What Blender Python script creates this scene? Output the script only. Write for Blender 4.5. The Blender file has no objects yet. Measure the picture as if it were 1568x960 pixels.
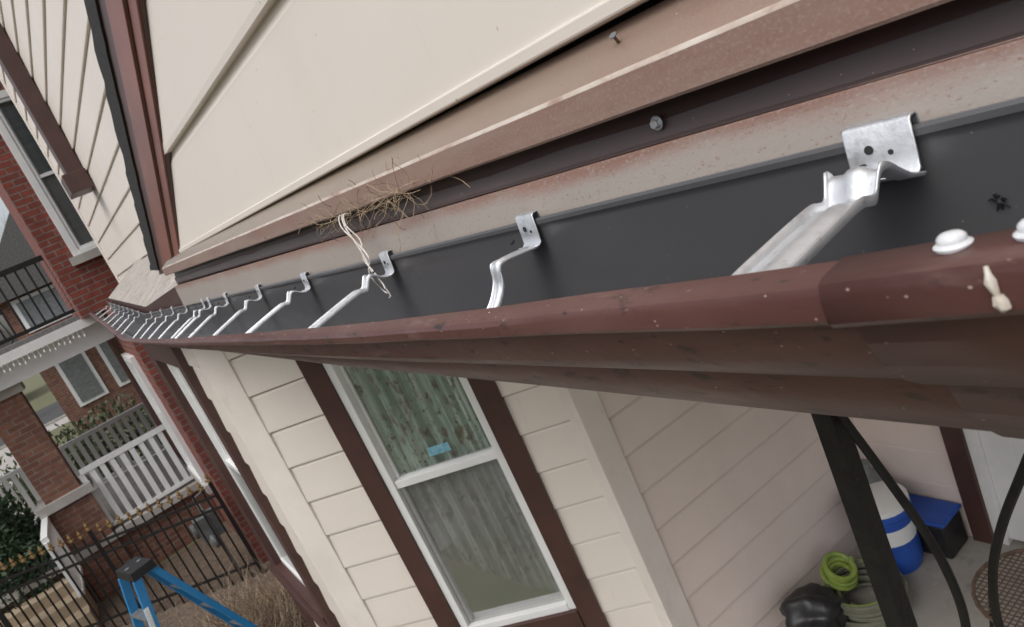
import bpy, bmesh, math, random
from mathutils import Vector, Matrix
random.seed(7)
CAMZ=3.6
# ------------------------------------------------------------------ materials
def ramp(nt,fac,lo,hi):
    n=nt.nodes.new('ShaderNodeMapRange'); n.clamp=True
    n.inputs[1].default_value=lo; n.inputs[2].default_value=hi
    nt.links.new(fac,n.inputs[0]); return n.outputs[0]
def mixc(nt,fac,a,b):
    n=nt.nodes.new('ShaderNodeMix'); n.data_type='RGBA'
    nt.links.new(fac,n.inputs[0])
    for s,i in ((a,6),(b,7)):
        if isinstance(s,tuple): n.inputs[i].default_value=(*s,1)
        else: nt.links.new(s,n.inputs[i])
    return n.outputs[2]
def tex(nt,kind,scale,stretch=(1,1,1),detail=5):
    tc=nt.nodes.new('ShaderNodeTexCoord'); mp=nt.nodes.new('ShaderNodeMapping')
    mp.inputs['Scale'].default_value=stretch
    nt.links.new(tc.outputs['Object'],mp.inputs[0])
    if kind in('y','z'):
        s=nt.nodes.new('ShaderNodeSeparateXYZ'); nt.links.new(tc.outputs['Object'],s.inputs[0])
        n=nt.nodes.new('ShaderNodeTexNoise'); n.inputs['Scale'].default_value=9 if kind=='y' else 40; n.inputs['Detail'].default_value=6
        nt.links.new(mp.outputs[0],n.inputs['Vector'])
        a=nt.nodes.new('ShaderNodeMath'); a.operation='MULTIPLY_ADD'; nt.links.new(n.outputs[0],a.inputs[0]); a.inputs[1].default_value=scale; nt.links.new(s.outputs[1 if kind=='y' else 2],a.inputs[2])
        return a.outputs[0]
    if kind=='noise':
        n=nt.nodes.new('ShaderNodeTexNoise'); n.inputs['Scale'].default_value=scale; n.inputs['Detail'].default_value=detail
        n.inputs['Roughness'].default_value=.62
        nt.links.new(mp.outputs[0],n.inputs['Vector']); return n.outputs[0]
    if kind=='vor':
        n=nt.nodes.new('ShaderNodeTexVoronoi'); n.inputs['Scale'].default_value=scale
        nt.links.new(mp.outputs[0],n.inputs['Vector']); return n.outputs['Distance']
def mk(name,c1,c2=None,scale=4,stretch=(1,1,1),rough=.6,metal=0,bump=0,bscale=60,bstretch=(1,1,1),over=(),rvar=0,spec=None,coat=0):
    m=bpy.data.materials.new(name); m.use_nodes=True; nt=m.node_tree
    p=nt.nodes['Principled BSDF']; p.inputs['Roughness'].default_value=rough; p.inputs['Metallic'].default_value=metal
    if spec is not None: p.inputs['Specular IOR Level'].default_value=spec
    if coat: p.inputs['Coat Weight'].default_value=coat
    if c2 is None: c2=tuple(c*.82 for c in c1)
    f=ramp(nt,tex(nt,'noise',scale,stretch),.33,.67)
    col=mixc(nt,f,c1,c2)
    for (c,kind,sc,st,lo,hi) in over:
        col=mixc(nt,ramp(nt,tex(nt,kind,sc,st),lo,hi),col,c)
    nt.links.new(col,p.inputs['Base Color'])
    if rvar:
        mr=nt.nodes.new('ShaderNodeMapRange'); mr.inputs[3].default_value=max(rough-rvar,.03); mr.inputs[4].default_value=min(rough+rvar,1)
        nt.links.new(tex(nt,'noise',scale*3,stretch),mr.inputs[0]); nt.links.new(mr.outputs[0],p.inputs['Roughness'])
    if bump:
        b=nt.nodes.new('ShaderNodeBump'); b.inputs['Strength'].default_value=bump; b.inputs['Distance'].default_value=.002
        nt.links.new(tex(nt,'noise',bscale,bstretch),b.inputs['Height']); nt.links.new(b.outputs[0],p.inputs['Normal'])
    return m
def brick(name,c1,c2,mortar):
    m=bpy.data.materials.new(name); m.use_nodes=True; nt=m.node_tree
    p=nt.nodes['Principled BSDF']; p.inputs['Roughness'].default_value=.9
    tc=nt.nodes.new('ShaderNodeTexCoord'); s=nt.nodes.new('ShaderNodeSeparateXYZ'); c=nt.nodes.new('ShaderNodeCombineXYZ'); a=nt.nodes.new('ShaderNodeMath')
    nt.links.new(tc.outputs['Object'],s.inputs[0]); nt.links.new(s.outputs[0],a.inputs[0]); nt.links.new(s.outputs[1],a.inputs[1])
    nt.links.new(a.outputs[0],c.inputs[0]); nt.links.new(s.outputs[2],c.inputs[1])
    b=nt.nodes.new('ShaderNodeTexBrick'); b.inputs['Scale'].default_value=1
    b.inputs['Brick Width'].default_value=.21; b.inputs['Row Height'].default_value=.075; b.inputs['Mortar Size'].default_value=.008
    b.inputs['Color1'].default_value=(*c1,1); b.inputs['Color2'].default_value=(*c2,1); b.inputs['Mortar'].default_value=(*mortar,1)
    nt.links.new(c.outputs[0],b.inputs['Vector'])
    col=mixc(nt,ramp(nt,tex(nt,'noise',9),.4,.8),b.outputs[0],tuple(x*.5 for x in c1))
    nt.links.new(col,p.inputs['Base Color'])
    bm=nt.nodes.new('ShaderNodeBump'); bm.inputs['Distance'].default_value=.01; bm.invert=True
    nt.links.new(b.outputs[1],bm.inputs['Height']); nt.links.new(bm.outputs[0],p.inputs['Normal'])
    return m
def glass(name,tint=(.93,.95,.94)):
    m=bpy.data.materials.new(name); m.use_nodes=True; nt=m.node_tree
    for n in list(nt.nodes):
        if n.type!='OUTPUT_MATERIAL': nt.nodes.remove(n)
    o=[n for n in nt.nodes][0]
    t=nt.nodes.new('ShaderNodeBsdfTransparent'); t.inputs[0].default_value=(*tint,1)
    g=nt.nodes.new('ShaderNodeBsdfGlossy'); g.inputs['Roughness'].default_value=.02
    fr=nt.nodes.new('ShaderNodeFresnel'); fr.inputs[0].default_value=1.55
    b=nt.nodes.new('ShaderNodeBump'); b.inputs['Distance'].default_value=.004; b.inputs['Strength'].default_value=.3
    nt.links.new(tex(nt,'noise',3),b.inputs['Height']); nt.links.new(b.outputs[0],g.inputs['Normal'])
    mx=nt.nodes.new('ShaderNodeMixShader'); nt.links.new(fr.outputs[0],mx.inputs[0]); nt.links.new(t.outputs[0],mx.inputs[1]); nt.links.new(g.outputs[0],mx.inputs[2])
    nt.links.new(mx.outputs[0],o.inputs[0]); return m
def screenmat(name):
    m=bpy.data.materials.new(name); m.use_nodes=True; nt=m.node_tree
    p=nt.nodes['Principled BSDF']; p.inputs['Base Color'].default_value=(.17,.175,.165,1); p.inputs['Roughness'].default_value=.8
    p.inputs['Alpha'].default_value=.38
    return m

SID=mk('cream_vinyl',(.76,.70,.635),(.725,.66,.595),2.2,(1,.5,1),.48,bump=.06,bscale=60,bstretch=(1,.3,2),
   over=[((.64,.56,.49),'noise',1.3,(1,.9,.6),.55,1.0),((.62,.55,.49),'noise',7,(1,3,.35),.62,.95),((.42,.34,.28),'vor',30,(1,1,.6),.05,.02),((.5,.42,.35),'vor',75,(1,1,.8),.045,.02)],rvar=.08)
SIDP=mk('pink_vinyl',(.76,.655,.605),(.71,.61,.555),2.5,(1,1,1),.55,bump=.08,bscale=60,bstretch=(.4,.4,3),over=[((.57,.485,.435),'noise',1.2,(1,1,.6),.55,1.0)])
LAPD=mk('siding_lap_shadow',(.30,.25,.21),(.42,.36,.31),9,rough=.9)  # shadow line under each lap, painted as a dark strip of colour
CORN=mk('cream_corner_board',(.80,.74,.69),(.72,.66,.60),3,rough=.5,over=[((.5,.43,.37),'noise',6,(1,1,.4),.62,.95)])
BRN=mk('brown_wrap',(.080,.036,.030),(.056,.026,.022),5,rough=.45,bump=.2,bscale=20)
RED=mk('rust_brown_wrap',(.24,.092,.066),(.17,.064,.048),7,(1,.6,1),.42,over=[((.07,.03,.026),'noise',14,(1,.5,1),.62,.8)])
GOUT=mk('brown_gutter_paint',(.112,.046,.040),(.080,.032,.028),7,(1,.35,1),.42,bump=.22,bscale=60,rvar=.16,
   over=[((.165,.088,.077),'noise',5,(1,.5,2),.50,.80),((.20,.13,.115),'noise',34,(1,.25,1),.60,.80),((.03,.016,.015),'noise',90,(1,.4,1),.58,.68),((.032,.018,.016),'vor',55,(1,.6,1),.09,.04),((.46,.38,.34),'vor',110,(1,.8,1),.075,.02),((.34,.25,.22),'noise',240,(1,.5,1),.68,.76)])
GIN=mk('grey_gutter_coating',(.100,.099,.103),(.078,.077,.081),6,(1,.3,1),.34,bump=.1,bscale=90,rvar=.12,
   over=[((.24,.22,.21),'vor',95,(1,1,1),.07,.02),((.14,.127,.118),'noise',5,(1,.4,3),.55,.95),((.05,.048,.05),'noise',11,(1,.25,2),.60,.85)])
TRIM=mk('weathered_brown_trim',(.295,.180,.142),(.25,.148,.116),7,(1,.4,1),.33,metal=.2,bump=.15,bscale=420,rvar=.1,
   over=[((.335,.225,.182),'noise',520,(1,.8,1),.50,.70),((.20,.11,.087),'noise',400,(1,.8,1),.60,.74),((.31,.26,.21),'y',1.2,(1,1,1),.5,1.7),((.37,.25,.205),'noise',12,(1,.2,1),.52,.85),((.13,.08,.066),'noise',10,(1,.6,1),.68,.85)])
TRIMF=mk('weathered_brown_face',(.365,.228,.183),(.31,.185,.148),9,(1,.3,1),.31,metal=.2,bump=.12,bscale=380,rvar=.1,
   over=[((.42,.305,.255),'noise',460,(1,.7,1),.50,.70),((.24,.13,.103),'noise',360,(1,.7,1),.60,.74),((.43,.335,.285),'noise',10,(1,.2,1.4),.48,.80),((.18,.11,.09),'noise',12,(1,.6,1),.68,.85)])
EDGE=mk('edge_highlight',(.62,.56,.49),(.44,.35,.29),40,(1,.5,1),.4,over=[((.34,.22,.175),'noise',30,(1,.6,1),.52,.66)])  # ridge highlight painted as a pale edge colour; debris specks reuse it
BAND=mk('purple_brown_wrap',(.115,.083,.081),(.088,.063,.062),10,(1,.3,1),.42,over=[((.18,.14,.13),'noise',6,(1,.3,1),.5,.8),((.28,.22,.19),'noise',70,(1,.3,1),.66,.78),((.6,.55,.5),'vor',140,(1,1,1),.06,.02)])
OXI=mk('oxidised_flashing',(.39,.245,.20),(.35,.205,.165),10,(1,.2,1),.34,metal=.2,bump=.12,bscale=400,
   over=[((.45,.40,.36),'z',-.022,(1,.25,1),-.071,-.084),((.47,.43,.39),'noise',520,(1,.7,1),.54,.72),((.30,.16,.125),'noise',420,(1,.5,1),.58,.74),((.45,.39,.35),'noise',22,(1,.12,1.5),.50,.80)])
GALV=mk('galvanised_steel',(.78,.79,.81),(.62,.64,.66),36,(1,1,1),.50,metal=.85,bump=.25,bscale=150,rvar=.14,over=[((.45,.45,.45),'noise',60,(1,1,1),.56,.74),((.34,.30,.27),'noise',120,(1,1,1),.66,.74)])
WHT=mk('white_frame',(.80,.80,.79),(.72,.73,.72),6,rough=.4)
WPL=mk('white_rubber_cap',(.78,.80,.83),(.62,.63,.64),160,rough=.35)
SEAL=mk('old_sealant',(.72,.69,.64),(.5,.43,.34),220,rough=.5)
IRON=mk('black_iron',(.010,.0095,.0095),(.02,.018,.016),30,rough=.6,bump=.6,bscale=120,spec=.3,over=[((.08,.04,.025),'noise',25,(1,1,1),.68,.76)])
BLK=mk('black_shingle',(.012,.012,.012),(.03,.028,.027),60,rough=.9,bump=1,bscale=90)
SHG=mk('grey_shingle',(.17,.165,.16),(.09,.088,.085),25,rough=.9,bump=1,bscale=120)
SLAB=mk('weathered_cap',(.42,.39,.35),(.30,.27,.24),9,rough=.8,bump=.5,bscale=60,over=[((.12,.1,.09),'noise',20,(1,1,1),.58,.7)])
FLOOR=mk('painted_concrete',(.38,.355,.32),(.29,.27,.245),3,rough=.75,bump=.3,bscale=40,over=[((.14,.13,.12),'noise',7,(1,1,1),.58,.8),((.45,.43,.4),'noise',22,(1,1,1),.62,.75)])
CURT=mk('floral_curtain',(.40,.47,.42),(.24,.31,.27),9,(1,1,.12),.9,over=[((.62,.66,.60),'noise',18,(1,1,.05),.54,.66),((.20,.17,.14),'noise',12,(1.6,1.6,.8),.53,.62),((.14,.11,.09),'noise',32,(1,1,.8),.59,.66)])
CURT2=mk('floral_curtain_grey',(.48,.49,.46),(.33,.345,.32),9,(1,1,.12),.9,over=[((.64,.65,.61),'noise',14,(1,1,.05),.54,.72),((.24,.22,.19),'noise',11,(1.5,1.5,.8),.51,.64),((.2,.18,.16),'noise',30,(1,1,.8),.60,.68)])  # greyer, lighter curtain tone for the lower, screened sash
DARK=mk('dark_interior',(.02,.022,.022),rough=.8)
BLIND=mk('window_blind',(.34,.38,.40),(.25,.29,.31),4,(.2,.2,8),rough=.7)
GLS=glass('window_glass'); SCR=screenmat('insect_screen')
BR1=brick('red_brick',(.26,.062,.042),(.17,.045,.035),(.20,.17,.15))
BR2=brick('brown_brick',(.27,.12,.08),(.17,.075,.05),(.24,.21,.18))
GRS=mk('grass_ground',(.11,.13,.055),(.17,.155,.09),1.5,rough=.95,bump=1,bscale=40,over=[((.20,.165,.115),'noise',5,(1,1,1),.52,.75),((.05,.06,.03),'noise',30,(1,1,1),.55,.8)])
MULCH=mk('mulch',(.15,.11,.08),(.08,.06,.045),14,rough=.95,bump=1,bscale=50,over=[((.28,.21,.15),'noise',40,(1,1,1),.56,.64)])
CONC=mk('concrete_walk',(.46,.44,.41),(.36,.34,.31),4,rough=.85,bump=.3)
ASPH=mk('asphalt',(.055,.055,.057),(.075,.073,.07),6,rough=.9)
BLUE=mk('blue_fibreglass',(.03,.26,.56),(.025,.21,.48),8,rough=.4)
GOLD=mk('gold_finial',(.30,.19,.07),(.2,.12,.05),20,rough=.5,metal=.3)
STRAW=mk('dry_straw',(.52,.41,.28),(.30,.22,.14),60,rough=.9)
STRG=mk('white_string',(.78,.75,.70),(.58,.53,.47),60,rough=.9)
LIME=mk('lime_hose',(.24,.32,.06),(.17,.24,.05),20,rough=.4)
HOSE2=mk('olive_hose',(.17,.175,.12),(.12,.12,.09),20,rough=.5)
BAG=mk('black_plastic',(.012,.012,.013),(.02,.02,.022),20,rough=.4,bump=.5,bscale=15)
BKT=mk('blue_plastic',(.02,.09,.42),(.02,.07,.33),10,rough=.35)
LEAF=mk('evergreen_leaf',(.025,.055,.025),(.045,.08,.035),9,rough=.6)
LEAF2=mk('hedge_leaf',(.07,.095,.04),(.11,.12,.06),5,rough=.7)
TWIG=mk('dry_twig',(.19,.125,.085),(.11,.075,.055),20,rough=.9)
BARK=mk('bark',(.09,.075,.06),(.06,.05,.04),12,rough=.95)
TAN=mk('tan_steps',(.45,.36,.25),(.36,.28,.2),8,rough=.8)
METR=mk('grey_meter',(.25,.26,.26),(.16,.17,.17),15,rough=.5,metal=.4)
STICK=mk('blue_sticker',(.10,.32,.45),(.3,.5,.55),40,rough=.4)

# ------------------------------------------------------------------ mesh builder
class Frame:
    def __init__(s,o,u,n): s.o=Vector((o[0],o[1],0)); s.u=Vector((u[0],u[1],0)).normalized(); s.n=Vector((n[0],n[1],0)).normalized()
    def P(s,a,z,d=0): v=s.o+s.u*a+s.n*d; return (v.x,v.y,z)
class MB:
    def __init__(s): s.v=[];s.f=[];s.m=[];s.mats=[]
    def mi(s,mat):
        if mat not in s.mats: s.mats.append(mat)
        return s.mats.index(mat)
    def add(s,vs,fs,mat):
        b=len(s.v); s.v+= [tuple(x) for x in vs]; k=s.mi(mat)
        for f in fs: s.f.append([b+i for i in f]); s.m.append(k)
    def hexa(s,p,mat): s.add(p,[(0,1,2,3),(7,6,5,4),(0,4,5,1),(1,5,6,2),(2,6,7,3),(3,7,4,0)],mat)
    def box(s,a,b,mat):
        x0,y0,z0=a;x1,y1,z1=b
        s.hexa([(x0,y0,z0),(x1,y0,z0),(x1,y1,z0),(x0,y1,z0),(x0,y0,z1),(x1,y0,z1),(x1,y1,z1),(x0,y1,z1)],mat)
    def fbox(s,fr,s0,s1,z0,z1,d0,d1,mat):
        P=fr.P; s.hexa([P(s0,z0,d0),P(s1,z0,d0),P(s1,z0,d1),P(s0,z0,d1),P(s0,z1,d0),P(s1,z1,d0),P(s1,z1,d1),P(s0,z1,d1)],mat)
    def tube(s,pts,r,mat,n=6,cap=True):
        pts=[Vector(p) for p in pts]; rs=r if isinstance(r,(list,tuple)) else [r]*len(pts)
        b=len(s.v);k=s.mi(mat);prev=None
        for i,p in enumerate(pts):
            t=(pts[min(i+1,len(pts)-1)]-pts[max(i-1,0)]).normalized()
            if prev is None:
                prev=t.orthogonal().normalized()
            a=(prev-t*prev.dot(t)); a=a.normalized() if a.length>1e-6 else t.orthogonal().normalized()
            prev=a; c=t.cross(a)
            for j in range(n):
                an=2*math.pi*j/n; s.v.append(tuple(p+(a*math.cos(an)+c*math.sin(an))*rs[i]))
        for i in range(len(pts)-1):
            for j in range(n):
                s.f.append([b+i*n+j,b+i*n+(j+1)%n,b+(i+1)*n+(j+1)%n,b+(i+1)*n+j]);s.m.append(k)
        if cap:
            s.f.append([b+j for j in range(n)][::-1]);s.m.append(k); e=b+(len(pts)-1)*n
            s.f.append([e+j for j in range(n)]);s.m.append(k)
    def lathe(s,c,prof,mat,n=16,axis=(0,0,1)):
        q=Vector((0,0,1)).rotation_difference(Vector(axis)).to_matrix(); b=len(s.v);k=s.mi(mat);c=Vector(c)
        for (r,h) in prof:
            for j in range(n):
                a=2*math.pi*j/n; s.v.append(tuple(c+q@Vector((r*math.cos(a),r*math.sin(a),h))))
        for i in range(len(prof)-1):
            for j in range(n): s.f.append([b+i*n+j,b+i*n+(j+1)%n,b+(i+1)*n+(j+1)%n,b+(i+1)*n+j]);s.m.append(k)
        e=b+(len(prof)-1)*n; s.f.append([b+j for j in range(n)][::-1]);s.m.append(k); s.f.append([e+j for j in range(n)]);s.m.append(k)
    def loft(s,rings,mat):
        n=len(rings[0]); b=len(s.v);k=s.mi(mat)
        for r in rings: s.v+=[tuple(p) for p in r]
        for i in range(len(rings)-1):
            for j in range(n-1): s.f.append([b+i*n+j,b+i*n+j+1,b+(i+1)*n+j+1,b+(i+1)*n+j]);s.m.append(k)
    def build(s,name,parent=None,smooth=False,bevel=0,solid=0,recalc=True,angle=35):
        me=bpy.data.meshes.new(name); me.from_pydata(s.v,[],s.f)
        for m in s.mats: me.materials.append(m)
        for p,k in zip(me.polygons,s.m): p.material_index=k
        if recalc:
            bm=bmesh.new(); bm.from_mesh(me); bmesh.ops.recalc_face_normals(bm,faces=bm.faces); bm.to_mesh(me); bm.free()
        o=bpy.data.objects.new(name,me); bpy.context.scene.collection.objects.link(o)
        if parent: o.parent=parent
        if solid:
            q=o.modifiers.new('s','SOLIDIFY'); q.thickness=solid; q.offset=0
        if bevel:
            q=o.modifiers.new('b','BEVEL'); q.width=bevel; q.segments=2; q.limit_method='ANGLE'
        if smooth:
            me.shade_smooth() if hasattr(me,'shade_smooth') else None
            try: me.set_sharp_from_angle(angle=math.radians(angle))
            except Exception: pass
        return o
def empty(name):
    e=bpy.data.objects.new(name,None); bpy.context.scene.collection.objects.link(e); return e
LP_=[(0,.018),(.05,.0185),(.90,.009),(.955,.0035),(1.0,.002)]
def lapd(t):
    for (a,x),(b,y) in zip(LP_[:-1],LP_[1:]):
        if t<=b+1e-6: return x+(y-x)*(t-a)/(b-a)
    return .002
def siding(mb,fr,s0,s1,z0,z1,e,zb,mat,send=None,lap_shade=True):  # last flag colours each board's top strip as painted lap shadow
    i=math.floor((z0-zb)/e+1e-6)
    while zb+i*e<z1-1e-4:
        zs=[max(z0,min(z1,zb+i*e+t*e)) for t,_ in LP_]
        for k in range(len(zs)-1):
            a,b=zs[k],zs[k+1]
            if b-a<1e-5: continue
            da=lapd((a-zb-i*e)/e); db=lapd((b-zb-i*e)/e)
            sa=send(a) if send else s1; sb=send(b) if send else s1
            if sa>s0+.01:
                sb=max(sb,s0+.005)
                mb.add([fr.P(s0,a,da),fr.P(sa,a,da),fr.P(sb,b,db),fr.P(s0,b,db)],[(0,1,2,3)],LAPD if (lap_shade and k==3) else mat)
                if k==0: mb.add([fr.P(s0,a,0),fr.P(sa,a,0),fr.P(sa,a,da),fr.P(s0,a,da)],[(0,1,2,3)],mat)
        i+=1

# ================================================================== OUR HOUSE
house=empty('sided_house')
L=lambda y: .045-.451*(y-2.226)
Linv=lambda z: 2.226-(z-.045)/.451
W=Frame((.42,0),(0,1),(-1,0))
mb=MB(); siding(mb,W,-1.5,2.6,.034,3.0,.227,.032,SID,send=lambda z: Linv(z-.24),lap_shade=False)
mb.build('upper_siding',house)
mb=MB(); mb.add([W.P(-1.5,-.05,-.01),W.P(2.75,-.05,-.01),W.P(-1.5,1.95,-.01)],[(0,1,2)],DARK); mb.build('wall_sheathing',house)
mb=MB(); mb.fbox(W,-1.5,2.5,.0345,.047,.0,.0215,SID); mb.build('starter_strip',house,bevel=.002)
def rstrip(mb,vp0,vp1,x0,x1,mat,z_end=0.0,ytop=-1.5,jag=0):
    v0=vp0+2.79*(x0-.38); v1=vp1+2.79*(x0-.38)
    yb0=Linv(z_end-v0); yb1=Linv(z_end-v1)
    n=110 if jag else 1
    pts=[]
    for i in range(n+1):
        t=i/n
        ya=yb0+(ytop-yb0)*t; yb=yb1+(ytop-yb1)*t
        j=random.uniform(-jag,jag)
        pts.append(((ya,L(ya)+v0+ (random.uniform(-jag,jag)*.3)),(yb,L(yb)+v1+j)))
    for i in range(n):
        (a,b),(c,d)=pts[i],pts[i+1]
        p=[(x0,a[0],a[1]),(x0,b[0],b[1]),(x0,d[0],d[1]),(x0,c[0],c[1])]
        mb.hexa(p+[(x1,q[1],q[2]) for q in p],mat)
mb=MB()
rstrip(mb,.048,.072,.402,.42,BRN)
rstrip(mb,.070,.135,.397,.42,RED)
rstrip(mb,.130,.150,.393,.42,BRN)
rstrip(mb,.146,.255,.389,.42,RED)
rstrip(mb,.250,.32,.392,.42,BRN)
mb.build('rake_fascia',house,bevel=.002)
mb=MB(); rstrip(mb,.32,.41,.386,.60,BLK,jag=.011,z_end=.02); mb.build('rake_shingle_edge',house)
ys=[-.8,-.4,0]+[i*.125 for i in range(1,23)]
wb=[random.uniform(-1,1) for _ in ys]
def strip(prof,dz=.008,yy=ys,wob=.0006):
    r=[]
    for y,q in zip(yy,wb):
        w=q*wob; r.append([(x+w,y,z+dz*y+w*.5) for x,z in prof])
    return r
mb=MB(); mb.loft(strip([(.424,.022),(.420,.0225),(.418,.026),(.400,.0165),(.372,.000),(.366,-.0045)]),TRIM)
mb.loft(strip([(.366,-.0045),(.3635,-.0065),(.3630,-.0080)]),EDGE)
mb.loft(strip([(.3630,-.0080),(.3625,-.0315)]),TRIMF)
mb.loft(strip([(.3625,-.0315),(.364,-.0335),(.3667,-.0325)]),TRIMF)
mb.build('eave_trim',house,smooth=True,angle=50)
mb=MB(); mb.loft(strip([(.392,-.020),(.384,-.0575),(.372,-.0585)],.004),BAND); mb.build('fascia_band',house)
mb=MB(); mb.loft([[(.374+w*.0005,y,-.0575+.001*y),(.3705+w*.0005,y,-.0590+.001*y),(.3700+w*.0005,y,-.0635+.001*y),(.366,y,-.084-.016*y)] for y,w in zip(ys,wb)],OXI); mb.build('drip_flashing',house)
mb=MB(); mb.box((.387,-1.5,-.24),(.41,2.78,-.03),BRN)
mb.box((.42,-1.5,-.26),(3.3,2.75,-.24),CORN); mb.build('fascia_and_soffit',house)
C1=Vector((1.6,2.6)); C2=Vector((3.1,2.5)); B1=Vector((.455,3.78)); B2=Vector((.455,5.75)); B3=Vector((1.6,6.9))
PF=-2.9
def frame_between(a,b):
    u=(b-a).normalized(); n=Vector((u.y,-u.x))
    if n.y>0: n=-n
    return Frame(a,u,n),(b-a).length
SD,ls=frame_between(C1,C2)
AW,la=frame_between(C1,B1)
FW=Frame(B1,(0,1),(-1,0)); lf=B2.y-B1.y
DW=Frame((3.1,2.5),(0,-1),(-1,0))
ZT=-.24
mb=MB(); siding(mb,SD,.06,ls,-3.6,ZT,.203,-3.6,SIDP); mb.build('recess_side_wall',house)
mb=MB()
wa,wb_=.335,1.175; wz0,wz1=-2.42,-.35
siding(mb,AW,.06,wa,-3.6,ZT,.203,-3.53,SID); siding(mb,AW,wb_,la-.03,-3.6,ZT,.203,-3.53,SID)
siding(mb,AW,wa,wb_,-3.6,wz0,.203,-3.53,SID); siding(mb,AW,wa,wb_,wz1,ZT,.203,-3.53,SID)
mb.build('bay_angled_wall',house)
def window(name,fr,s0,s1,z0,z1,parent,trim=.11,tmat=BRN,sticker=False,curtain=True,base=.05,tp=.035,fp=.022,fmat=WHT,back=DARK,bd=-.3):
    e=MB()
    e.fbox(fr,s0,s0+trim,z0,z1,-.02,tp,tmat); e.fbox(fr,s1-trim,s1,z0,z1,-.02,tp,tmat)
    e.fbox(fr,s0+trim,s1-trim,z1-trim,z1,-.02,tp,tmat); e.fbox(fr,s0+trim,s1-trim,z0,z0+base,-.02,tp+.01,tmat)
    a,b=s0+trim,s1-trim; c,d=z0+base,z1-trim; w=.04; mid=(c+d)/2
    e.fbox(fr,a,a+w,c,d,-.05,fp,fmat); e.fbox(fr,b-w,b,c,d,-.05,fp,fmat)
    e.fbox(fr,a+w,b-w,c,c+w,-.05,fp+.004,fmat); e.fbox(fr,a+w,b-w,d-w,d,-.05,fp,fmat)
    e.fbox(fr,a+w,b-w,mid-.02,mid+.02,-.05,fp-.01,fmat)
    for (p,q,dd) in ((c+w,mid-.02,-.01),(mid+.02,d-w,-.025)):
        e.fbox(fr,a+w,a+w+.018,p,q,dd-.02,dd,fmat); e.fbox(fr,b-w-.018,b-w,p,q,dd-.02,dd,fmat)
    o=e.build(name+'_frame',parent,bevel=.003)
    g=MB(); g.add([fr.P(a+w,c+w,-.028),fr.P(b-w,c+w,-.028),fr.P(b-w,d-w,-.028),fr.P(a+w,d-w,-.028)],[(0,1,2,3)],GLS); g.build(name+'_glass',parent)
    g=MB(); g.add([fr.P(a+w,c+w,-.006),fr.P(b-w,c+w,-.006),fr.P(b-w,mid-.02,-.006),fr.P(a+w,mid-.02,-.006)],[(0,1,2,3)],SCR); g.build(name+'_screen',parent)
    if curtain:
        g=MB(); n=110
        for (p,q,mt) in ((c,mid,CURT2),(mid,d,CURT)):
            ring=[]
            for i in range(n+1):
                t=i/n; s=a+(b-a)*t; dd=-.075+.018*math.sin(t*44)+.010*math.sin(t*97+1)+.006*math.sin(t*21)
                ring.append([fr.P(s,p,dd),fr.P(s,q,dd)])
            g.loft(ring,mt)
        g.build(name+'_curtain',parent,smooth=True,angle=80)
    g=MB(); g.add([fr.P(a,c,bd),fr.P(b,c,bd),fr.P(b,d,bd),fr.P(a,d,bd)],[(0,1,2,3)],back); g.build(name+'_interior',parent)
    if sticker:
        g=MB(); zz=mid+.075; g.fbox(fr,(a+b)/2-.06,(a+b)/2+.055,zz,zz+.045,-.027,-.0255,STICK); g.build(name+'_sticker',parent)
window('bay_window',AW,wa,wb_,wz0,wz1,house,sticker=True,base=.17)
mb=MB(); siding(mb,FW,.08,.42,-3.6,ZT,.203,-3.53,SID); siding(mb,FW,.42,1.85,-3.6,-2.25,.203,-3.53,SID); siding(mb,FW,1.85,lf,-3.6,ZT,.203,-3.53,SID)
mb.build('bay_front_wall',house)
window('front_window',FW,.42,1.85,-2.25,-.33,house,tp=.055,fp=.006,trim=.16)
mb=MB(); mb.fbox(FW,.35,1.9,-2.31,-2.25,0,.09,BRN); mb.fbox(FW,1.82,lf,-3.6,ZT,-.02,.055,BRN); mb.build('front_window_sill',house,bevel=.004)
mb=MB()
mb.box((C1.x-.075,C1.y-.03,-3.6),(C1.x+.06,C1.y+.06,ZT),CORN)
mb.build('recess_corner_board',house,bevel=.004)
mb=MB(); fb=Frame(B1,AW.u,AW.n); mb.fbox(fb,-.14,.012,-3.6,ZT,-.02,.024,CORN); mb.fbox(FW,-.0,.08,-3.6,ZT,-.02,.018,CORN); mb.build('bay_corner_board',house,bevel=.004)
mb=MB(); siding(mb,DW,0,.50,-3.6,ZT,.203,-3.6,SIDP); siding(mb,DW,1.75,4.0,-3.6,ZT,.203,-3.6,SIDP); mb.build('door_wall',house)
mb=MB(); mb.fbox(DW,.50,.60,PF,-.6,-.03,.04,BRN); mb.fbox(DW,1.65,1.75,PF,-.6,-.03,.04,BRN); mb.fbox(DW,.60,1.65,-.7,-.6,-.03,.04,BRN)
mb.fbox(DW,.60,.66,PF,-.7,-.04,.02,WHT); mb.fbox(DW,1.59,1.65,PF,-.7,-.04,.02,WHT)
mb.fbox(DW,.66,.80,PF+.03,-.7,-.03,.0,WHT); mb.fbox(DW,1.45,1.59,PF+.03,-.7,-.03,.0,WHT); mb.fbox(DW,.80,1.45,PF+.03,-2.15,-.03,-.002,WHT); mb.fbox(DW,.80,1.45,-.85,-.7,-.03,-.002,WHT)
mb.fbox(DW,.80,1.45,-2.15,-.85,-.03,-.015,DARK); mb.build('front_door',house,bevel=.003)
mb=MB(); mb.box((.45,-3,-3.6),(3.3,2.62,PF),FLOOR); mb.build('porch_floor',house)
mb=MB(); mb.box((3.2,-3,-3.6),(7,9.0,-.25),DARK); mb.box((.55,3.9,-3.6),(3.1,5.6,-2.5),DARK)
mb.build('house_core',house)
mb=MB(); 
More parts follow.
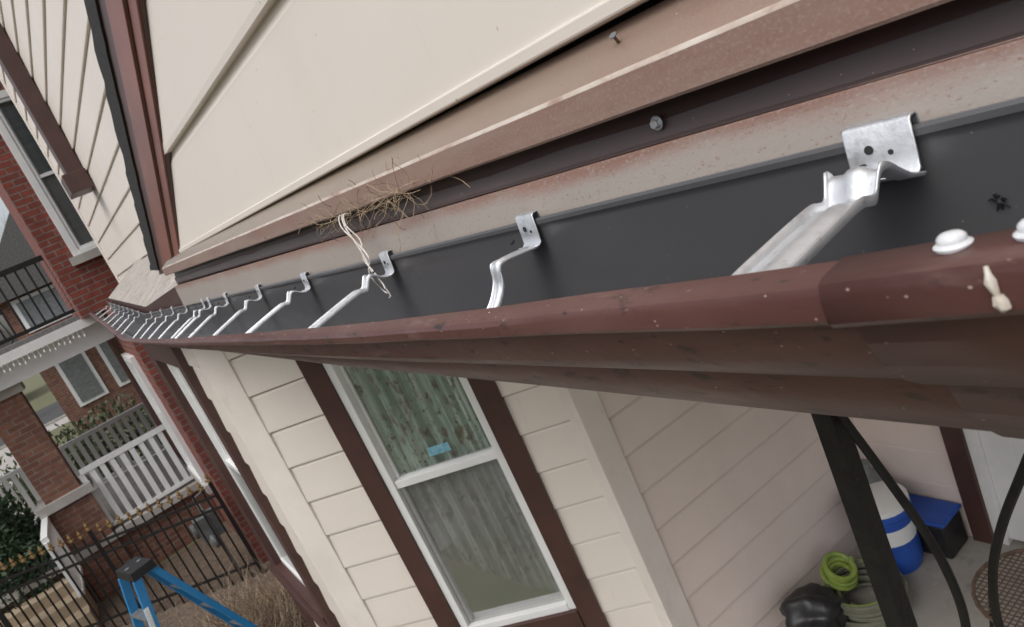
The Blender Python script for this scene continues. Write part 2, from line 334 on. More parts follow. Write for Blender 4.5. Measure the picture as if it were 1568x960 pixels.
mb.add([(.405,2.70,-.050),(.425,4.5,-.125),(.445,7.0,-.0),(.84,7.0,.22),(.84,2.70,.05)],[(0,1,2,3,4)],SLAB)
mb.add([(.40,2.75,-.24),(.43,4.5,-.24),(.45,7.0,-.24),(.445,7.0,-.0),(.425,4.5,-.125),(.405,2.75,-.05)],[(0,1,2,3,4,5)],BRN)
mb.add([(.45,3.6,-.235),(.45,7,-.235),(1.8,7,-.235),(1.8,2.6,-.235)],[(0,1,2,3)],BRN)
mb.build('bay_roof',house,recalc=False)
WW=Frame((.80,6.0),(0,1),(-1,0))
mb=MB(); siding(mb,WW,-3.2,1.25,.06,6,.203,.18,SID,lap_shade=False); siding(mb,WW,2.2,3.4,.06,6,.203,.18,SID,lap_shade=False); siding(mb,WW,1.25,2.2,.06,1.0,.203,.18,SID,lap_shade=False); mb.build('wing_siding',house)
window('wing_window',WW,1.25,2.2,1.0,3.4,house,trim=.13)
mb=MB(); mb.fbox(WW,1.00,1.24,1.0,3.5,.02,.15,BRN); mb.fbox(WW,.92,1.26,.86,1.02,.02,.20,BRN); mb.fbox(WW,3.3,3.42,.06,6,-.3,.03,CORN); mb.build('wing_trim',house,bevel=.004)

# ================================================================== GUTTER
gut=empty('rain_gutter')
ST=[(-.8,.03,.014,0,0),(0,-.001,0,0,0),(.09,-.0070,-.0015,0,0),(.15,-.0118,-.002,0,0),(.25,-.0175,-.004,0,0),(.5,-.0305,-.008,0,0),(1,-.049,-.018,0,0),(2,-.084,-.036,.01,.01),(3,-.114,-.054,.022,.022),(4.5,-.152,-.08,.045,.05),(7,.03,.05,.066,.07)]
def g_off(y,w):
    for a,b in zip(ST[:-1],ST[1:]):
        if y<=b[0] or b is ST[-1]:
            t=(y-a[0])/(b[0]-a[0]); q=[a[i]+(b[i]-a[i])*t for i in range(5)]
            return (q[4]*(1-w)+q[3]*w, q[2]*(1-w)+q[1]*w)
def gl(x,z,y,w):
    dx,dz=g_off(y,w)
    if w>.8 and z<-.08:
        k=1 if y<.17 else (.66 if y>.45 else 1-.34*(y-.17)/.28)
        z=-.08+(z+.08)*k
    return (x+dx,y,z+dz)
gy=sorted(set([-.8,-.5,-.25]+[i*.1 for i in range(0,31)]+[.15,.25,.09,3.25,3.5,4,4.25,4.5,4.75,5.5,6.2,7]))
outer=[(.3575,-.0795,0),(.3575,-.194,0),(.2735,-.194,.0),(.2705,-.191,.0),(.262,-.181,.1),(.253,-.168,.15),(.2485,-.156,.22),(.2470,-.1505,.27),(.2440,-.1475,.3),(.234,-.1415,.42),(.2235,-.132,.6),(.2150,-.120,.75),(.2095,-.107,.85),(.2075,-.0965,.95),
       (.2030,-.0935,1),(.1960,-.0925,1),(.1942,-.0905,1),(.1940,-.0820,1),(.1955,-.0787,1),(.1985,-.0774,1),(.2115,-.0765,1),(.2155,-.0785,1),(.2150,-.0905,1)]
wobs={y:(random.uniform(-.0006,.0006),random.uniform(-.0006,.0006)) for y in gy}
mb=MB(); mb.loft([[ (lambda p:(p[0]+wobs[y][0]*w,p[1],p[2]+wobs[y][1]*w))(gl(x,z,y,w)) for x,z,w in outer] for y in gy],GOUT)
mb.build('trough_outer',gut,smooth=True,solid=.0008,angle=28)
inner=[(.3572,-.0775,0),(.3535,-.0773,0),(.3520,-.0790,0),(.3520,-.0825,0),(.3542,-.0850,0),(.3547,-.0880,0),(.3553,-.192,0),(.2755,-.192,.0),(.264,-.179,.1),(.255,-.167,.15),(.2505,-.155,.22),(.246,-.146,.3),(.236,-.140,.42),(.2255,-.1305,.6),(.217,-.1185,.75),(.2115,-.106,.85)]
mb=MB(); mb.loft([[gl(x,z,y,w) for x,z,w in inner] for y in gy],GIN); mb.build('trough_lining',gut,smooth=True,angle=40)
sl=[y for y in gy if y<.15]+[.152]
def off(p):
    x,z,w=p; return (x-.0016,z-.0006 if z<-.0925 else z+(.0014 if z>-.081 else 0),w)
prof=[off(p) for p in outer[2:21]]
mb=MB(); mb.loft([[gl(x,z,y,w) for x,z,w in prof] for y in sl],GOUT); mb.build('joint_sleeve',gut,smooth=True,solid=.0014,angle=28)
mb=MB()
for (y) in (.113,.0915):
    x,yy,z=gl(.2045,-.0750,y,1)
    mb.lathe((x,yy,z),[(.0050,0),(.0053,.0010),(.0046,.0015),(.0040,.0020),(.0040,.0032),(.0030,.0042),(.0008,.0045)],WPL,18)
mb.build('rivet_caps',gut,smooth=True,angle=45)
mb=MB()
x,yy,z=gl(.1915,-.0815,.099,1)
mb.tube([(x+.001,yy+.0008,z+.004),(x,yy+.0002,z+.002),(x-.0003,yy,z),(x-.0006,yy-.0008,z-.003),(x-.0006,yy-.0012,z-.0045)],[.0006,.0009,.0016,.0010,.0006],SEAL,8)
mb.tube([(x-.0006,yy-.001,z-.004),(x-.0007,yy-.0014,z-.006),(x-.0008,yy-.0020,z-.0075),(x-.0008,yy-.0012,z-.0085)],[.0014,.0021,.0017,.0007],SEAL,8)
mb.build('sealant_drip',gut,smooth=True)

def cr(P,n=3):
    Q=[P[0]]+list(P)+[P[-1]]; out=[]
    for i in range(1,len(Q)-2):
        for k in range(n):
            t=k/n; out.append(tuple(.5*((2*b)+(c-a)*t+(2*a-5*b+4*c-d)*t*t+(3*b-a-3*c+d)*t**3) for a,b,c,d in zip(Q[i-1],Q[i],Q[i+1],Q[i+2])))
    out.append(tuple(P[-1])); return out
def hanger(y,s=1.0,tw=0.0,arm=.010,kink=0):
    mb=MB()
    xb,_,zb=gl(.3535,-.0775,y,0); xf,_,zf=gl(.2140,-.0785,y,1)
    hw=.0165*s
    pl=[(.0045,-.010),(.0045,.0045),(.0030,.0062),(-.0010,.0062),(-.0030,.0045),(-.0040,-.012),(-.0048,-.019),(-.0080,-.0215),(-.0125,-.0205)]
    mb.loft([[(xb+a,yy,zb+b) for a,b in pl] for yy in (y-hw,y-hw*.96,y+hw*.96,y+hw)],GALV)
    dx=xf-xb
    P=[(-.0100,-.0208,.95),(-.020,-.0165,.9),(-.030,-.0070,.8),(-.036,-.0060,.72),(-.0405,-.0110,.68),(-.045,-.0165,.66),(-.051,-.0150,.66),(-.058,-.0130,.66),(-.085,-.0125,.68),(-.112,-.0125,.70),(-.132,-.0120,.68),(dx-.001,-.0060,.66)]
    if kink: P=[(-.0100,-.0208,.95),(-.026,-.0165,.8),(-.044,-.0130,.62),(-.049,-.018,.6),(-.052,-.030,.6),(-.063,-.042,.58),(-.074,-.046,.58),(-.084,-.041,.58),(-.106,-.028,.58),(-.130,-.018,.58),(dx-.001,-.008,.55)]
    zt=zf-zb
    rings=[]
    for i,(a,b,wd) in enumerate(cr(P,3)):
        t=min(1,max(0,-a/.14)); h=b+zt*t; aw=arm*s*wd/.62
        yo=tw*t-.003*s*(1-t)
        lift=.0015+.0035*min(1,max(0,(i-5)/4))
        prof=[(-aw,lift),(-aw*.93,.0002),(-aw*.50,0),(-aw*.36,.0008),(-aw*.24,.0022),(0,.0027),(aw*.24,.0022),(aw*.36,.0008),(aw*.50,0),(aw*.93,.0002),(aw,lift)]
        rings.append([(xb+a,y+yo+q,zb+h+r) for q,r in prof])
    mb.loft(rings,GALV)
    o=mb.build('gutter_hanger',None,smooth=True,solid=.0012,angle=50)
    sc=MB()
    sc.lathe((xb-.0042,y+hw*.30,zb-.006),[(.0024,0),(.0024,.0006)],DARK,10,axis=(-1,0,0.1))
    sc.lathe((xb-.0042,y-hw*.30,zb-.009),[(.0014,0),(.0014,.0006)],DARK,10,axis=(-1,0,0.1))
    sc.lathe((xb-.0250,y-.002,zb-.0100),[(.0028,0),(.0026,.0016)],DARK,10,axis=(-.6,0,1))
    sc.build('slot_holes',o)
    return o
hanger(.215,1.08,-.006,arm=.0115)
hanger(.54,.80,.010,kink=1)
hanger(.87,.82,.004)
for y in (1.24,1.60,1.98,2.25,2.36,2.75,3.15,3.6,4.1): hanger(y,.85,random.uniform(-.012,.012))
for y in (4.8,5.1,5.4,5.7,6.0,6.35,6.7): hanger(y,.95,0)
mb=MB(); 
mb.lathe((.3835,.385,-.0445),[(.0054,0),(.0054,.0008),(.0050,.0012)],GALV,20,axis=(-1,0,0))
mb.lathe((.3825,.385,-.0445),[(.0034,0),(.0036,.003),(.0030,.0036)],GALV,6,axis=(-1,0,0))
mb.build('hex_screw',None)
mb=MB(); mb.tube([(.398,.405,.012),(.390,.402,.022)],.0012,TWIG); mb.lathe((.390,.402,.022),[(.003,0),(.003,.0008)],METR,10,axis=(-.6,-.2,.8)); mb.build('roofing_nail',None)

mb=MB()
for i in range(170):
    y=random.gauss(.93,.08) if i<105 else random.gauss(.79,.05); z=random.uniform(-.036,-.022)
    p=Vector((random.uniform(.352,.382),y,z+.004)); pts=[p]
    d=Vector((random.uniform(-.3,.1),random.uniform(-1,1),random.uniform(-.3,.2))).normalized()
    lg=i%6==0
    for k in range(11 if lg else 6):
        d=(d+Vector((random.gauss(0,.25),random.gauss(0,.3),random.gauss(-.05 if lg else 0,.25)))).normalized(); p=p+d*random.uniform(.004,.009); p.x=min(p.x,.380); pts.append(p)
    mb.tube(pts,random.uniform(.0002,.00045),random.choice([STRAW,STRAW,TWIG]),4)
mb.build('nest_straw',None)
mb=MB()
for k,(oy) in enumerate((0,.012,-.006)):
    pts=[(.356,.93+oy,-.028),(.345,.925+oy,-.026),(.338,.915+oy,-.040),(.334+.003*k,.895+oy*.5,-.062),(.330,.878-oy,-.084),(.328,.872+oy,-.104),(.329,.86+oy,-.118-.008*k),(.325,.85,-.125-.006*k)]
    mb.tube(cr(pts,4),.0010,STRG,5)
mb.build('hanging_string',None,smooth=True)
mb=MB()
for i in range(1500):
    if random.random()<.5:
        y=random.uniform(.1,4.2); x,_,z=gl(random.uniform(.285,.350),-.190,y,.1); r=random.uniform(.0008,.004)
    elif random.random()<.45:
        y=random.uniform(0,2.5); x,z=.3685+random.uniform(0,.004),-.0590+random.uniform(-.001,.001); z+=.001*y; r=random.uniform(.0003,.0009)
    elif random.random()<.4:
        y=random.uniform(0,2.4); t=random.random(); x=.372+.046*t; z=.0005+.0265*t+.008*y; r=random.uniform(.0003,.0009)
    else:
        y=random.uniform(-.05,3); x,_,z=gl(random.uniform(.197,.212),-.0763,y,1); r=random.uniform(.0002,.0006)*(1+y)
    q=[Vector((random.uniform(-r,r),random.uniform(-r,r)*1.6,random.uniform(-r,r)*.5)) for _ in range(4)]
    mb.add([(x+a.x,y+a.y,z+a.z) for a in q],[(0,1,2),(0,2,3),(0,3,1),(1,3,2)],random.choice([STRAW,SEAL,EDGE,TWIG]))
mb.build('gutter_debris',None)
mb=MB()
for a in (.3,1.0,1.7,2.9,3.6,4.3,5.3):
    p=Vector((.3545,.170,-.1246)); d=Vector((-.15,.55*math.cos(a),math.sin(a))); l=.0055+.002*math.sin(a*7)
    mb.tube([p+d*.001,p+d*l*.6+Vector((-.001,0,.001)),p+d*l+Vector((.0005,.001*math.sin(a*5),-.0008))],[.0012,.0006,.0003],BAG,4)
mb.lathe((.3545,.170,-.1246),[(.0005,-.003),(.0017,-.0015),(.002,0),(.0014,.002),(.0004,.003)],BAG,8)
mb.build('dead_spider',None)

# ================================================================== PORCH ironwork & items
mb=MB()
xp,yp=.62,.53; hw=.0125
mb.box((xp-hw,yp-hw,PF),(xp+hw,yp+hw,-.242),IRON)
mb.box((xp-.035,yp-.035,PF),(xp+.035,yp+.035,PF+.012),IRON); mb.box((xp-.03,yp-.03,-.262),(xp+.03,yp+.03,-.25),IRON)
mb.tube(cr([(xp,yp-.008,-.40),(xp,yp-.014,-.44),(xp,yp-.044,-.516),(xp,yp-.074,-.597),(xp,yp-.086,-.66),(xp,yp-.085,-.721),(xp,yp-.066,-.80),(xp,yp-.03,-.85),(xp,yp-.012,-.82)],6),.0052,IRON,8)
mb.tube(cr([(xp,yp-.26,-.26),(xp,yp-.25,-.36),(xp,yp-.22,-.43),(xp,yp-.193,-.486),(xp,yp-.158,-.56),(xp,yp-.134,-.629),(xp,yp-.124,-.706),(xp,yp-.135,-.80),(xp,yp-.17,-.88),(xp,yp-.20,-.86)],6),.0048,IRON,8)
mb.build('iron_porch_post',None,smooth=True,angle=40)
def ringcoil(mb,c,R,r,mat,n=4,tilt=(0,0,1)):
    q=Vector((0,0,1)).rotation_difference(Vector(tilt)).to_matrix()
    pts=[]; ex=[random.uniform(-.06,.06) for _ in range(n+1)]; ox=[Vector((random.uniform(-r,r),random.uniform(-r,r),0)) for _ in range(n+1)]
    for i in range(n*24+1):
        a=i/24*2*math.pi; k=i/24; j=int(k); fr=k-j; j2=min(j+1,n)
        e=ex[j]*(1-fr)+ex[j2]*fr; rr=R*(1+e)-(i%48)/48*r*1.5
        o=ox[j]*(1-fr)+ox[j2]*fr
        pts.append(Vector(c)+q@(Vector((rr*math.cos(a),rr*math.sin(a)*(1-.06*math.sin(j)),r+k*r*1.3))+o*2))
    mb.tube(pts,r,mat,7)
mb=MB(); ringcoil(mb,(2.42,2.22,PF),.19,.012,HOSE2,9); ringcoil(mb,(2.42,2.22,PF),.14,.012,HOSE2,7); ringcoil(mb,(2.42,2.23,PF+.135),.18,.007,LIME,1); ringcoil(mb,(2.44,2.37,PF+.13),.08,.013,LIME,4,(.0,-.6,1)); mb.build('garden_hose',None,smooth=True)
mb=MB(); mb.lathe((2.78,2.26,PF),[(.12,0),(.125,.02),(.145,.33),(.155,.34),(.155,.37),(.14,.37),(.135,.05),(.0,.05)],BKT,24)
mb.lathe((2.78,2.26,PF),[(.1315,.10),(.1425,.27),(.144,.28)],WHT,24); mb.lathe((2.78,2.26,PF),[(.150,.372),(.150,.40),(.12,.41)],WHT,24); mb.build('paint_bucket',None,smooth=True)
mb=MB(); mb.box((2.88,2.02,PF),(3.06,2.28,PF+.20),BAG); mb.box((2.87,2.01,PF+.2),(3.07,2.29,PF+.225),BKT); mb.build('tool_crate',None,bevel=.012)
mb=MB(); mb.lathe((2.92,2.39,PF),[(.085,0),(.10,.3),(.09,.40),(.04,.44),(.035,.5),(.01,.51)],METR,16); mb.build('metal_canister',None,smooth=True)
bm=bmesh.new(); bmesh.ops.create_icosphere(bm,subdivisions=4,radius=.15)
for v in bm.verts:
    f=1+.24*math.sin(v.co.x*31+v.co.y*17)*math.cos(v.co.z*23)+.08*math.sin(v.co.x*60)*math.sin(v.co.y*50+v.co.z*40); v.co*=f; v.co.z*=.8
me=bpy.data.meshes.new('bag'); bm.to_mesh(me); bm.free(); me.materials.append(BAG); me.shade_smooth()
o=bpy.data.objects.new('black_plastic_bag',me); o.location=(2.17,2.34,PF+.11); bpy.context.scene.collection.objects.link(o)
mb=MB(); cx,cy,cz=2.55,1.43,PF+.30; R=.26
mb.tube([(cx+R*math.cos(a/24*2*math.pi),cy+R*math.sin(a/24*2*math.pi),cz) for a in range(25)],.009,TWIG,6)
for i in range(-11,12):
    t=i*.0225; h=math.sqrt(max(R*R-t*t,0)); mb.tube([(cx+t,cy-h,cz),(cx+t,cy+h,cz)],.003,TWIG,4); mb.tube([(cx-h,cy+t,cz+.003),(cx+h,cy+t,cz+.003)],.003,TWIG,4)
for a in (0.5,2.1,3.7,5.3): mb.tube([(cx+.2*math.cos(a),cy+.2*math.sin(a),cz),(cx+.25*math.cos(a),cy+.25*math.sin(a),PF)],.008,IRON,6)
mb.build('wire_patio_table',None)

# ================================================================== GROUND & street
def sheet(name,pts,z,mat):
    m=MB(); m.add([(x,y,z) for x,y in pts],[tuple(range(len(pts)))],mat); return m.build(name,None)
G=-3.6
sheet('ground',[(-300,-300),(300,-300),(300,300),(-300,300)],G,GRS)
sheet('mulch_bed',[(-1.9,3),(.46,3),(.46,5.7),(1.6,6.9),(1.6,11.4),(-1.2,11.4),(-1.9,10.9)],G+.004,MULCH)
sheet('yard_path',[(-3.6,-5),(-2.5,-5),(-2.5,33),(-3.6,33)],G+.008,CONC)
mb=MB(); mb.box((-40,33,G-.05),(40,35,G+.012),CONC); mb.box((-40,35,G-.05),(40,35.15,G+.12),CONC); mb.build('sidewalk',None)
sheet('road',[(-80,35.15),(80,35.15),(80,44),(-80,44)],G+.004,ASPH)

mb=MB(); A=Vector((.50,8.95)); Bp=Vector((-2.1,10.9)); n=24
u=(Bp-A)
for i in range(n+1):
    p=A+u*(i/n); post=(i%12==0)
    r=.022 if post else .010
    top=G+1.22+(.06 if post else 0)
    mb.box((p.x-r,p.y-r,G),(p.x+r,p.y+r,top),IRON)
    mb.lathe((p.x,p.y,top),[(.006,0),(.026,.02),(.020,.04),(.012,.055),(.022,.075),(.002,.13)],GOLD,6)
    mb.box((p.x-.035,p.y-.008,top+.03),(p.x+.035,p.y+.008,top+.048),GOLD)
for z in (G+.15,G+.95,G+1.10):
    a=A;b=Bp; nn=Vector((-u.y,u.x)).normalized()*.012
    mb.hexa([(a.x-nn.x,a.y-nn.y,z),(b.x-nn.x,b.y-nn.y,z),(b.x+nn.x,b.y+nn.y,z),(a.x+nn.x,a.y+nn.y,z),(a.x-nn.x,a.y-nn.y,z+.03),(b.x-nn.x,b.y-nn.y,z+.03),(b.x+nn.x,b.y+nn.y,z+.03),(a.x+nn.x,a.y+nn.y,z+.03)],IRON)
mb.build('iron_fence',None)
mb=MB(); A=Vector((-2.1,10.9)); Bp=Vector((-2.3,5.5)); n=44; u=Bp-A
for i in range(1,n+1):
    p=A+u*(i/n); r=.009; top=G+1.22; mb.box((p.x-r,p.y-r,G),(p.x+r,p.y+r,top),IRON); mb.lathe((p.x,p.y,top),[(.006,0),(.026,.02),(.02,.04),(.022,.075),(.002,.13)],GOLD,6)
for z in (G+.15,G+.95,G+1.10): mb.tube([(A.x,A.y,z),(Bp.x,Bp.y,z)],.014,IRON,4)
mb.build('iron_fence.001',None)

mb=MB(); lx,ly,lz=-.41,6.6,-2.03
d=Vector((.95,.30,0)).normalized(); e=Vector((-d.y,d.x,0))
def LP(a,b,z): v=Vector((lx,ly,0))+d*a+e*b; return (v.x,v.y,z)
def beam(p,q,w,h,mat,dirw):
    p=Vector(p);q=Vector(q);t=(q-p).normalized();a=Vector(dirw).normalized();b=t.cross(a).normalized()
    mb.hexa([p-a*w-b*h,p+a*w-b*h,p+a*w+b*h,p-a*w+b*h,q-a*w-b*h,q+a*w-b*h,q+a*w+b*h,q-a*w+b*h],mat)
mb.hexa([LP(-.10,-.17,lz),LP(.10,-.17,lz),LP(.10,.17,lz),LP(-.10,.17,lz),LP(-.09,-.16,lz+.07),LP(.09,-.16,lz+.07),LP(.09,.16,lz+.07),LP(-.09,.16,lz+.07)],BAG)
for k in (-.05,.05): mb.lathe(LP(k,0,lz+.07),[(.02,0),(.02,.006)],METR,10)
for sb in (-1,1):
    beam(LP(-.07,.15*sb,lz),LP(-.38,.24*sb,G),.035,.013,BLUE,d); beam(LP(.07,.14*sb,lz),LP(.70,.22*sb,G),.028,.012,BLUE,d)
for i in range(1,5):
    t=i/5; beam(LP(-.07-.31*t,-.15-.09*t,lz+(G-lz)*t),LP(-.07-.31*t,.15+.09*t,lz+(G-lz)*t),.04,.012,METR,d)
    beam(LP(.07+.63*t,-.14-.08*t,lz+(G-lz)*t),LP(.07+.63*t,.14+.08*t,lz+(G-lz)*t),.015,.01,METR,d)
beam(LP(-.13,-.175,lz-.22),LP(-.165,-.186,lz-.40),.02,.003,WHT,d)
mb.build('step_ladder',None,bevel=.003)

mb=MB(); mx,my=.30,9.5
mb.box((mx-.15,my-.12,G+.55),(mx+.12,my+.12,G+.85),METR); mb.lathe((mx-.16,my,G+.72),[(.10,0),(.10,.04),(.07,.05)],METR,16,axis=(-1,0,0))
mb.tube([(mx,my-.2,G),(mx,my-.2,G+.95),(mx,my-.05,G+1.0),(mx,my-.05,G+.85)],.022,METR,8); mb.tube([(mx,my+.08,G+.85),(mx,my+.08,G+1.05),(mx+.15,my+.2,G+1.05)],.022,METR,8)
mb.lathe((mx-.02,my-.2,G+.55),[(.07,0),(.09,.02),(.09,.05),(.03,.08)],METR,14,axis=(-1,0,0)); mb.build('gas_meter',None,bevel=.01)

bh=empty('brick_house')
nx=.56
NF=Frame((nx,9.2),(0,1),(-1,0))
mb=MB()
mb.fbox(NF,0,5.5,G,-2.6,-.3,0,BR1); mb.fbox(NF,0,.9,-2.6,-.75,-.3,0,BR1); mb.fbox(NF,2.2,5.5,-2.6,-.75,-.3,0,BR1); mb.fbox(NF,0,5.5,-.75,-.1,-.3,0,BR1)
mb.box((nx+.3,9.2,G),(8,9.5,5.5),BR1)
UF=Frame((.30,10.3),(1,0),(0,-1))
mb.fbox(UF,0,.26,-.1,4.5,-.3,0,BR1); mb.fbox(UF,.82,3,-.1,4.5,-.3,0,BR1); mb.fbox(UF,.26,.82,-.1,.6,-.3,0,BR1); mb.fbox(UF,.26,.82,2.6,4.5,-.3,0,BR1)
mb.box((.30,10.6,-.1),(.6,14,4.5),BR1)
mb.build('brick_walls',bh)
window('lower_window',NF,.9,2.2,-2.6,-.75,bh,trim=.08,tmat=WHT,curtain=False,tp=.06,back=BLIND,bd=-.08); window('upper_window',UF,.26,.82,.6,2.6,bh,trim=.08,tmat=WHT,curtain=False,back=BLIND,bd=-.08)
mb=MB(); mb.fbox(NF,.8,2.3,-2.72,-2.6,-.05,.08,CONC); mb.fbox(UF,.2,.88,.50,.6,-.05,.08,CONC); mb.build('sills',bh)
mb=MB(); px0,px1=-3.0,nx-.01; py0,py1=11.4,14.9
mb.box((px0,py0+.1,G),(px1,py1,-2.95),BR2); mb.box((px0-.05,py0,-2.95),(px1,py1,-2.85),CONC); mb.build('porch_base',bh)
mb=MB(); 
for cx in (-.95,-3.0):
    mb.box((cx-.28,py0+.02,G),(cx+.28,py0+.56,-2.2),BR2); mb.box((cx-.34,py0-.04,-2.2),(cx+.34,py0+.62,-2.08),CONC); mb.box((cx-.22,py0+.07,-2.08),(cx+.22,py0+.51,-.62),BR2); mb.box((cx-.28,py0+.02,-.62),(cx+.28,py0+.56,-.5),CONC)
mb.build('porch_columns',bh)
mb=MB(); mb.box((px0-.2,py0-.1,-.5),(px1,py1,-.22),WHT); mb.box((px0-.35,py0-.3,-.22),(px1,py1,-.10),WHT); mb.box((px0-.2,py0-.15,-.10),(px1,py1,-.04),SHG)
for i in range(60):
    x=px0-.3+i*.06; h=.05+.05*abs(math.sin(i*2.1)); mb.lathe((x,py0-.31,-.23-h),[(.008,0),(.012,.02),(.003,.04)],WHT,6)
    mb.tube([(x,py0-.31,-.22-h+.03),(x,py0-.31,-.2)],.002,WHT,3)
mb.build('porch_roof',bh)
def rail(mb,p,q,z0,z1,mat,step,r):
    p=Vector(p);q=Vector(q); n=int((q-p).length/step)
    for i in range(n+1):
        c=p+(q-p)*(i/n); mb.box((c.x-r,c.y-r,z0+.08),(c.x+r,c.y+r,z1-.06),mat)
    t=(q-p).normalized(); s=Vector((-t.y,t.x))*max(.03,r*1.3)
    for a,b in ((z0+.05,z0+.10),(z1-.07,z1)):
        mb.hexa([(p.x-s.x,p.y-s.y,a),(q.x-s.x,q.y-s.y,a),(q.x+s.x,q.y+s.y,a),(p.x+s.x,p.y+s.y,a),(p.x-s.x,p.y-s.y,b),(q.x-s.x,q.y-s.y,b),(q.x+s.x,q.y+s.y,b),(p.x+s.x,p.y+s.y,b)],mat)
mb=MB(); rail(mb,(-.66,py0+.15),(px1,py0+.15),-2.85,-1.9,WHT,.13,.035); rail(mb,(-2.7,py1-.2),(px1,py1-.2),-2.85,-1.9,WHT,.13,.035); mb.build('white_porch_railing',bh)
mb=MB(); rail(mb,(-3.1,py0+.05),(px1,py0+.05),-.04,.85,IRON,.12,.012); mb.build('balcony_railing',bh)
mb=MB()
for i in range(4): mb.box((-2.6,py0-.3*(i+1),G),(-1.3,py0-.3*i,-3.03-.15*i),TAN)
mb.build('porch_steps',bh)
mb=MB(); rail(mb,(-1.25,py0-1.1),(-1.25,py0),-3.1,-2.2,WHT,.13,.03); mb.build('stair_railing',bh)
fh=empty('gabled_house')
mb=MB(); mb.box((-.9,24,G),(6,32,1.2),BR2); mb.build('walls',fh)
mb=MB(); mb.add([(-1.3,23.6,1.0),(6.4,23.6,1.0),(2.2,23.6,5),(-1.3,32.4,1.0),(6.4,32.4,1.0),(2.2,32.4,5)],[(0,1,2),(3,5,4),(0,2,5,3),(1,4,5,2)],SHG); mb.build('roof',fh)
mb=MB(); mb.box((-1.1,23.2,-.4),(3,24,-.1),WHT); 
for x in (-.5,.6,1.7): mb.box((x,23.93,-2.4),(x+.8,24.02,-.8),WHT); mb.box((x+.1,23.9,-2.3),(x+.7,23.95,-.9),METR)
mb.box((-.6,23.9,-.0),(.9,24.03,.95),WHT); mb.box((-.5,23.88,.1),(.8,23.95,.85),METR); mb.build('openings',fh)
fh2=empty('clapboard_house')
mb=MB(); mb.box((-30,50,G),(-12,60,2),SID); mb.box((-11,52,G),(-4,60,.5),BR1); mb.box((2,54,G),(20,64,3),SID)
mb.add([(-30.5,49.5,2),(-11.5,49.5,2),(-21,55,6),(-30.5,60.5,2),(-11.5,60.5,2)],[(0,1,2),(3,0,2),(1,4,2),(4,3,2)],SHG)
for x in range(-28,-5,3): mb.box((x,49.9 if x<-12 else 51.9,-1.9),(x+1,50.05 if x<-12 else 52.05,-.3),DARK)
mb.build('mass',fh2)
for k,(yy,mt) in enumerate([(-16,BR2),(-6.5,BR1),(3,BR2),(12.5,BR1),(22,BR2)]):  # unseen houses, added to block low sky light and darken window reflections
    hh=empty('sky_block_house')
    mb=MB(); mb.box((-25,yy,G),(-17,yy+8.2,2.6),mt); mb.build('walls',hh)
    mb=MB(); mb.add([(-16.6,yy-.4,2.5),(-16.6,yy+8.6,2.5),(-16.6,yy+4.1,6),(-25.4,yy-.4,2.5),(-25.4,yy+8.6,2.5),(-25.4,yy+4.1,6)],[(0,1,2),(3,5,4),(0,2,5,3),(1,4,5,2)],SHG); mb.build('roof',hh)
    mb=MB()
    for z in (-2.4,.4):
        for dy in (.9,3.4,6.0): mb.box((-17.03,yy+dy,z),(-16.93,yy+dy+1.2,z+1.6),WHT); mb.box((-16.95,yy+dy+.1,z+.1),(-16.91,yy+dy+1.1,z+1.5),METR)
    mb.build('sky_block_windows',hh)

def leafball(c,R,n,mat,ls,shape=None):
    mb=MB()
    for i in range(n):
        while True:
            p=Vector((random.uniform(-1,1),random.uniform(-1,1),random.uniform(-1,1)))
            if p.length<=1 and p.length>.35: break
        lump=1+.22*math.sin(p.x*7+c[0])*math.cos(p.y*6)+.15*math.sin(p.z*9)
        p=Vector((p.x*R[0],p.y*R[1],p.z*R[2]))*lump
        if shape: p.x*=shape(p.z/R[2]); p.y*=shape(p.z/R[2])
        q=Vector(c)+p
        a=Vector((random.gauss(0,1),random.gauss(0,1),random.gauss(0,1)+.8)).normalized(); b=a.orthogonal().normalized()
        l=ls*random.uniform(.6,1.4)
        mb.add([q,q+a*l*.5+b*l*.22,q+a*l,q+a*l*.5-b*l*.22],[(0,1,2,3)],mat)
    return mb
mb=leafball((-1.75,11.9,-2.75),(.62,.62,.85),9000,LEAF,.09,lambda t:1-.35*t); mb.tube([(-1.75,11.9,G),(-1.75,11.9,-2.3)],[.06,.02],BARK); mb.build('evergreen_shrub',None,recalc=False)
mb=leafball((-.8,18.5,-3.0),(2.2,.6,.8),6000,LEAF2,.14); mb.build('hedge',None,recalc=False)
mb=MB()
for i in range(2400):
    a=random.uniform(0,6.28); p=Vector((.10+random.gauss(0,.24),7.4+random.gauss(0,.45),G)); d=Vector((math.cos(a)*.5,math.sin(a)*.5,random.uniform(.5,1.2))).normalized(); pts=[p]
    for k in range(3):
        d=(d+Vector((random.gauss(0,.35),random.gauss(0,.35),random.gauss(0,.15)))).normalized(); p=p+d*random.uniform(.09,.2); pts.append(p)
    mb.tube(pts,[.004,.003,.002,.001],random.choice([TWIG,TWIG,STRAW]),3,cap=False)
mb.build('dry_shrub',None,recalc=False)
def tree(name,base,h,seed):
    random.seed(seed); mb=MB()
    def br(p,d,l,r,k):
        pts=[p];rs=[r]
        for i in range(3):
            d=(d+Vector((random.gauss(0,.12),random.gauss(0,.12),.04))).normalized(); p=p+d*l/3; pts.append(p); rs.append(r*(1-.13*(i+1)))
        mb.tube(pts,rs,BARK,5 if k<3 else 3,cap=False)
        if k<6:
            for j in range(3 if k<5 else 2):
                nd=(d+Vector((random.gauss(0,.55),random.gauss(0,.55),random.gauss(.1,.35)))).normalized(); br(p if j else pts[2],nd,l*random.uniform(.62,.8),rs[-1]*.68,k+1)
    br(Vector(base),Vector((0,0,1)),h*.3,h*.022,0); mb.build(name,None,recalc=False)
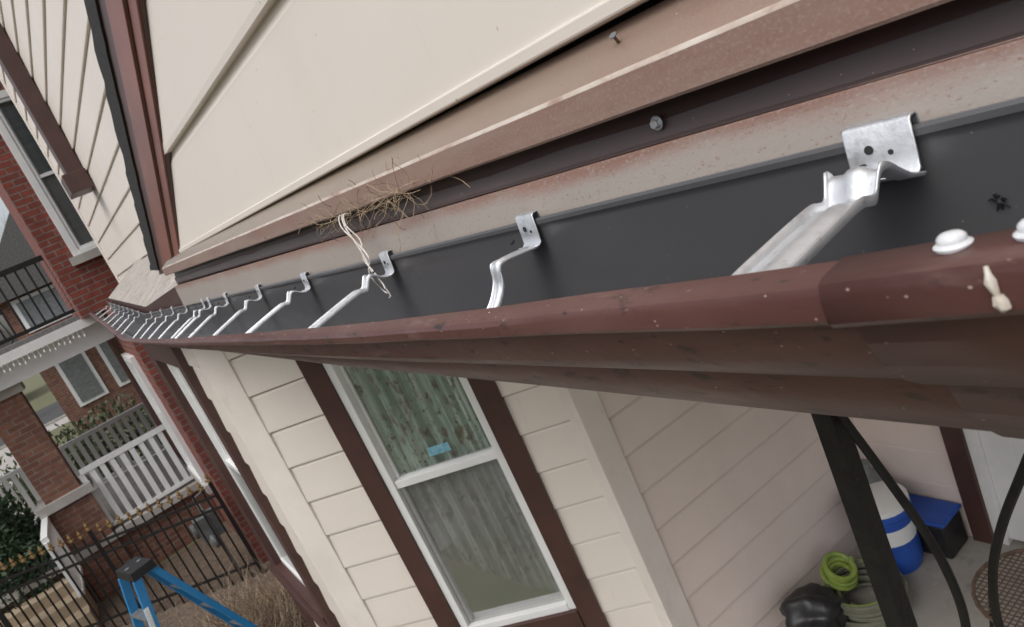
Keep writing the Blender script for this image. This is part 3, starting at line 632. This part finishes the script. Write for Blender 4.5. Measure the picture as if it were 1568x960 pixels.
tree('bare_tree',(-3.2,40,G),10,3); tree('bare_tree.001',(-.9,47,G),12,5); tree('bare_tree.002',(-8,46,G),11,9); tree('bare_tree.003',(-9,12,G),9,12)

for o in bpy.context.scene.objects:
    if o.parent is None: o.location.z+=CAMZ

# ================================================================== camera
F=1131/1568
th=math.radians(29.1); ph=math.radians(13.67); ro=math.radians(24.2)
r=Vector((math.cos(th),-math.sin(th),0)); fh_=Vector((math.sin(th),math.cos(th),0))
f=fh_*math.cos(ph)-Vector((0,0,math.sin(ph))); u=fh_*math.sin(ph)+Vector((0,0,math.cos(ph)))
ix=r*math.cos(ro)-u*math.sin(ro); iy=r*math.sin(ro)+u*math.cos(ro)
cam=bpy.data.cameras.new('camera'); co=bpy.data.objects.new('camera',cam); bpy.context.scene.collection.objects.link(co)
M=Matrix((ix,iy,-f)).transposed().to_4x4(); M.translation=Vector((0,0,CAMZ)); co.matrix_world=M
cam.lens=36*F; cam.sensor_width=36; cam.clip_start=.01; cam.clip_end=1000
cam.dof.use_dof=True; cam.dof.focus_distance=.65; cam.dof.aperture_fstop=24
bpy.context.scene.camera=co
# ================================================================== light
sc=bpy.context.scene
w=bpy.data.worlds.new('World'); sc.world=w; w.use_nodes=True; nt=w.node_tree
bg=nt.nodes['Background']; sk=nt.nodes.new('ShaderNodeTexSky'); sk.sky_type='NISHITA'; sk.sun_disc=False
EL=math.radians(55); AZ=math.radians(250)
sk.sun_elevation=EL; sk.sun_rotation=AZ; sk.dust_density=4; sk.air_density=1.0; sk.ozone_density=1
hs=nt.nodes.new('ShaderNodeHueSaturation'); hs.inputs['Saturation'].default_value=.36
nt.links.new(sk.outputs[0],hs.inputs['Color']); nt.links.new(hs.outputs[0],bg.inputs[0]); bg.inputs[1].default_value=.15
hs.inputs['Value'].default_value=1.18
sd=Vector((math.sin(AZ)*math.cos(EL),math.cos(AZ)*math.cos(EL),math.sin(EL)))
l=bpy.data.lights.new('sun','SUN'); l.energy=.9; l.angle=math.radians(50); l.color=(1,.985,.96)
lo=bpy.data.objects.new('sun',l); lo.rotation_euler=sd.to_track_quat('Z','Y').to_euler(); sc.collection.objects.link(lo)
sc.view_settings.view_transform='Standard'; sc.view_settings.look='None'; sc.view_settings.exposure=0
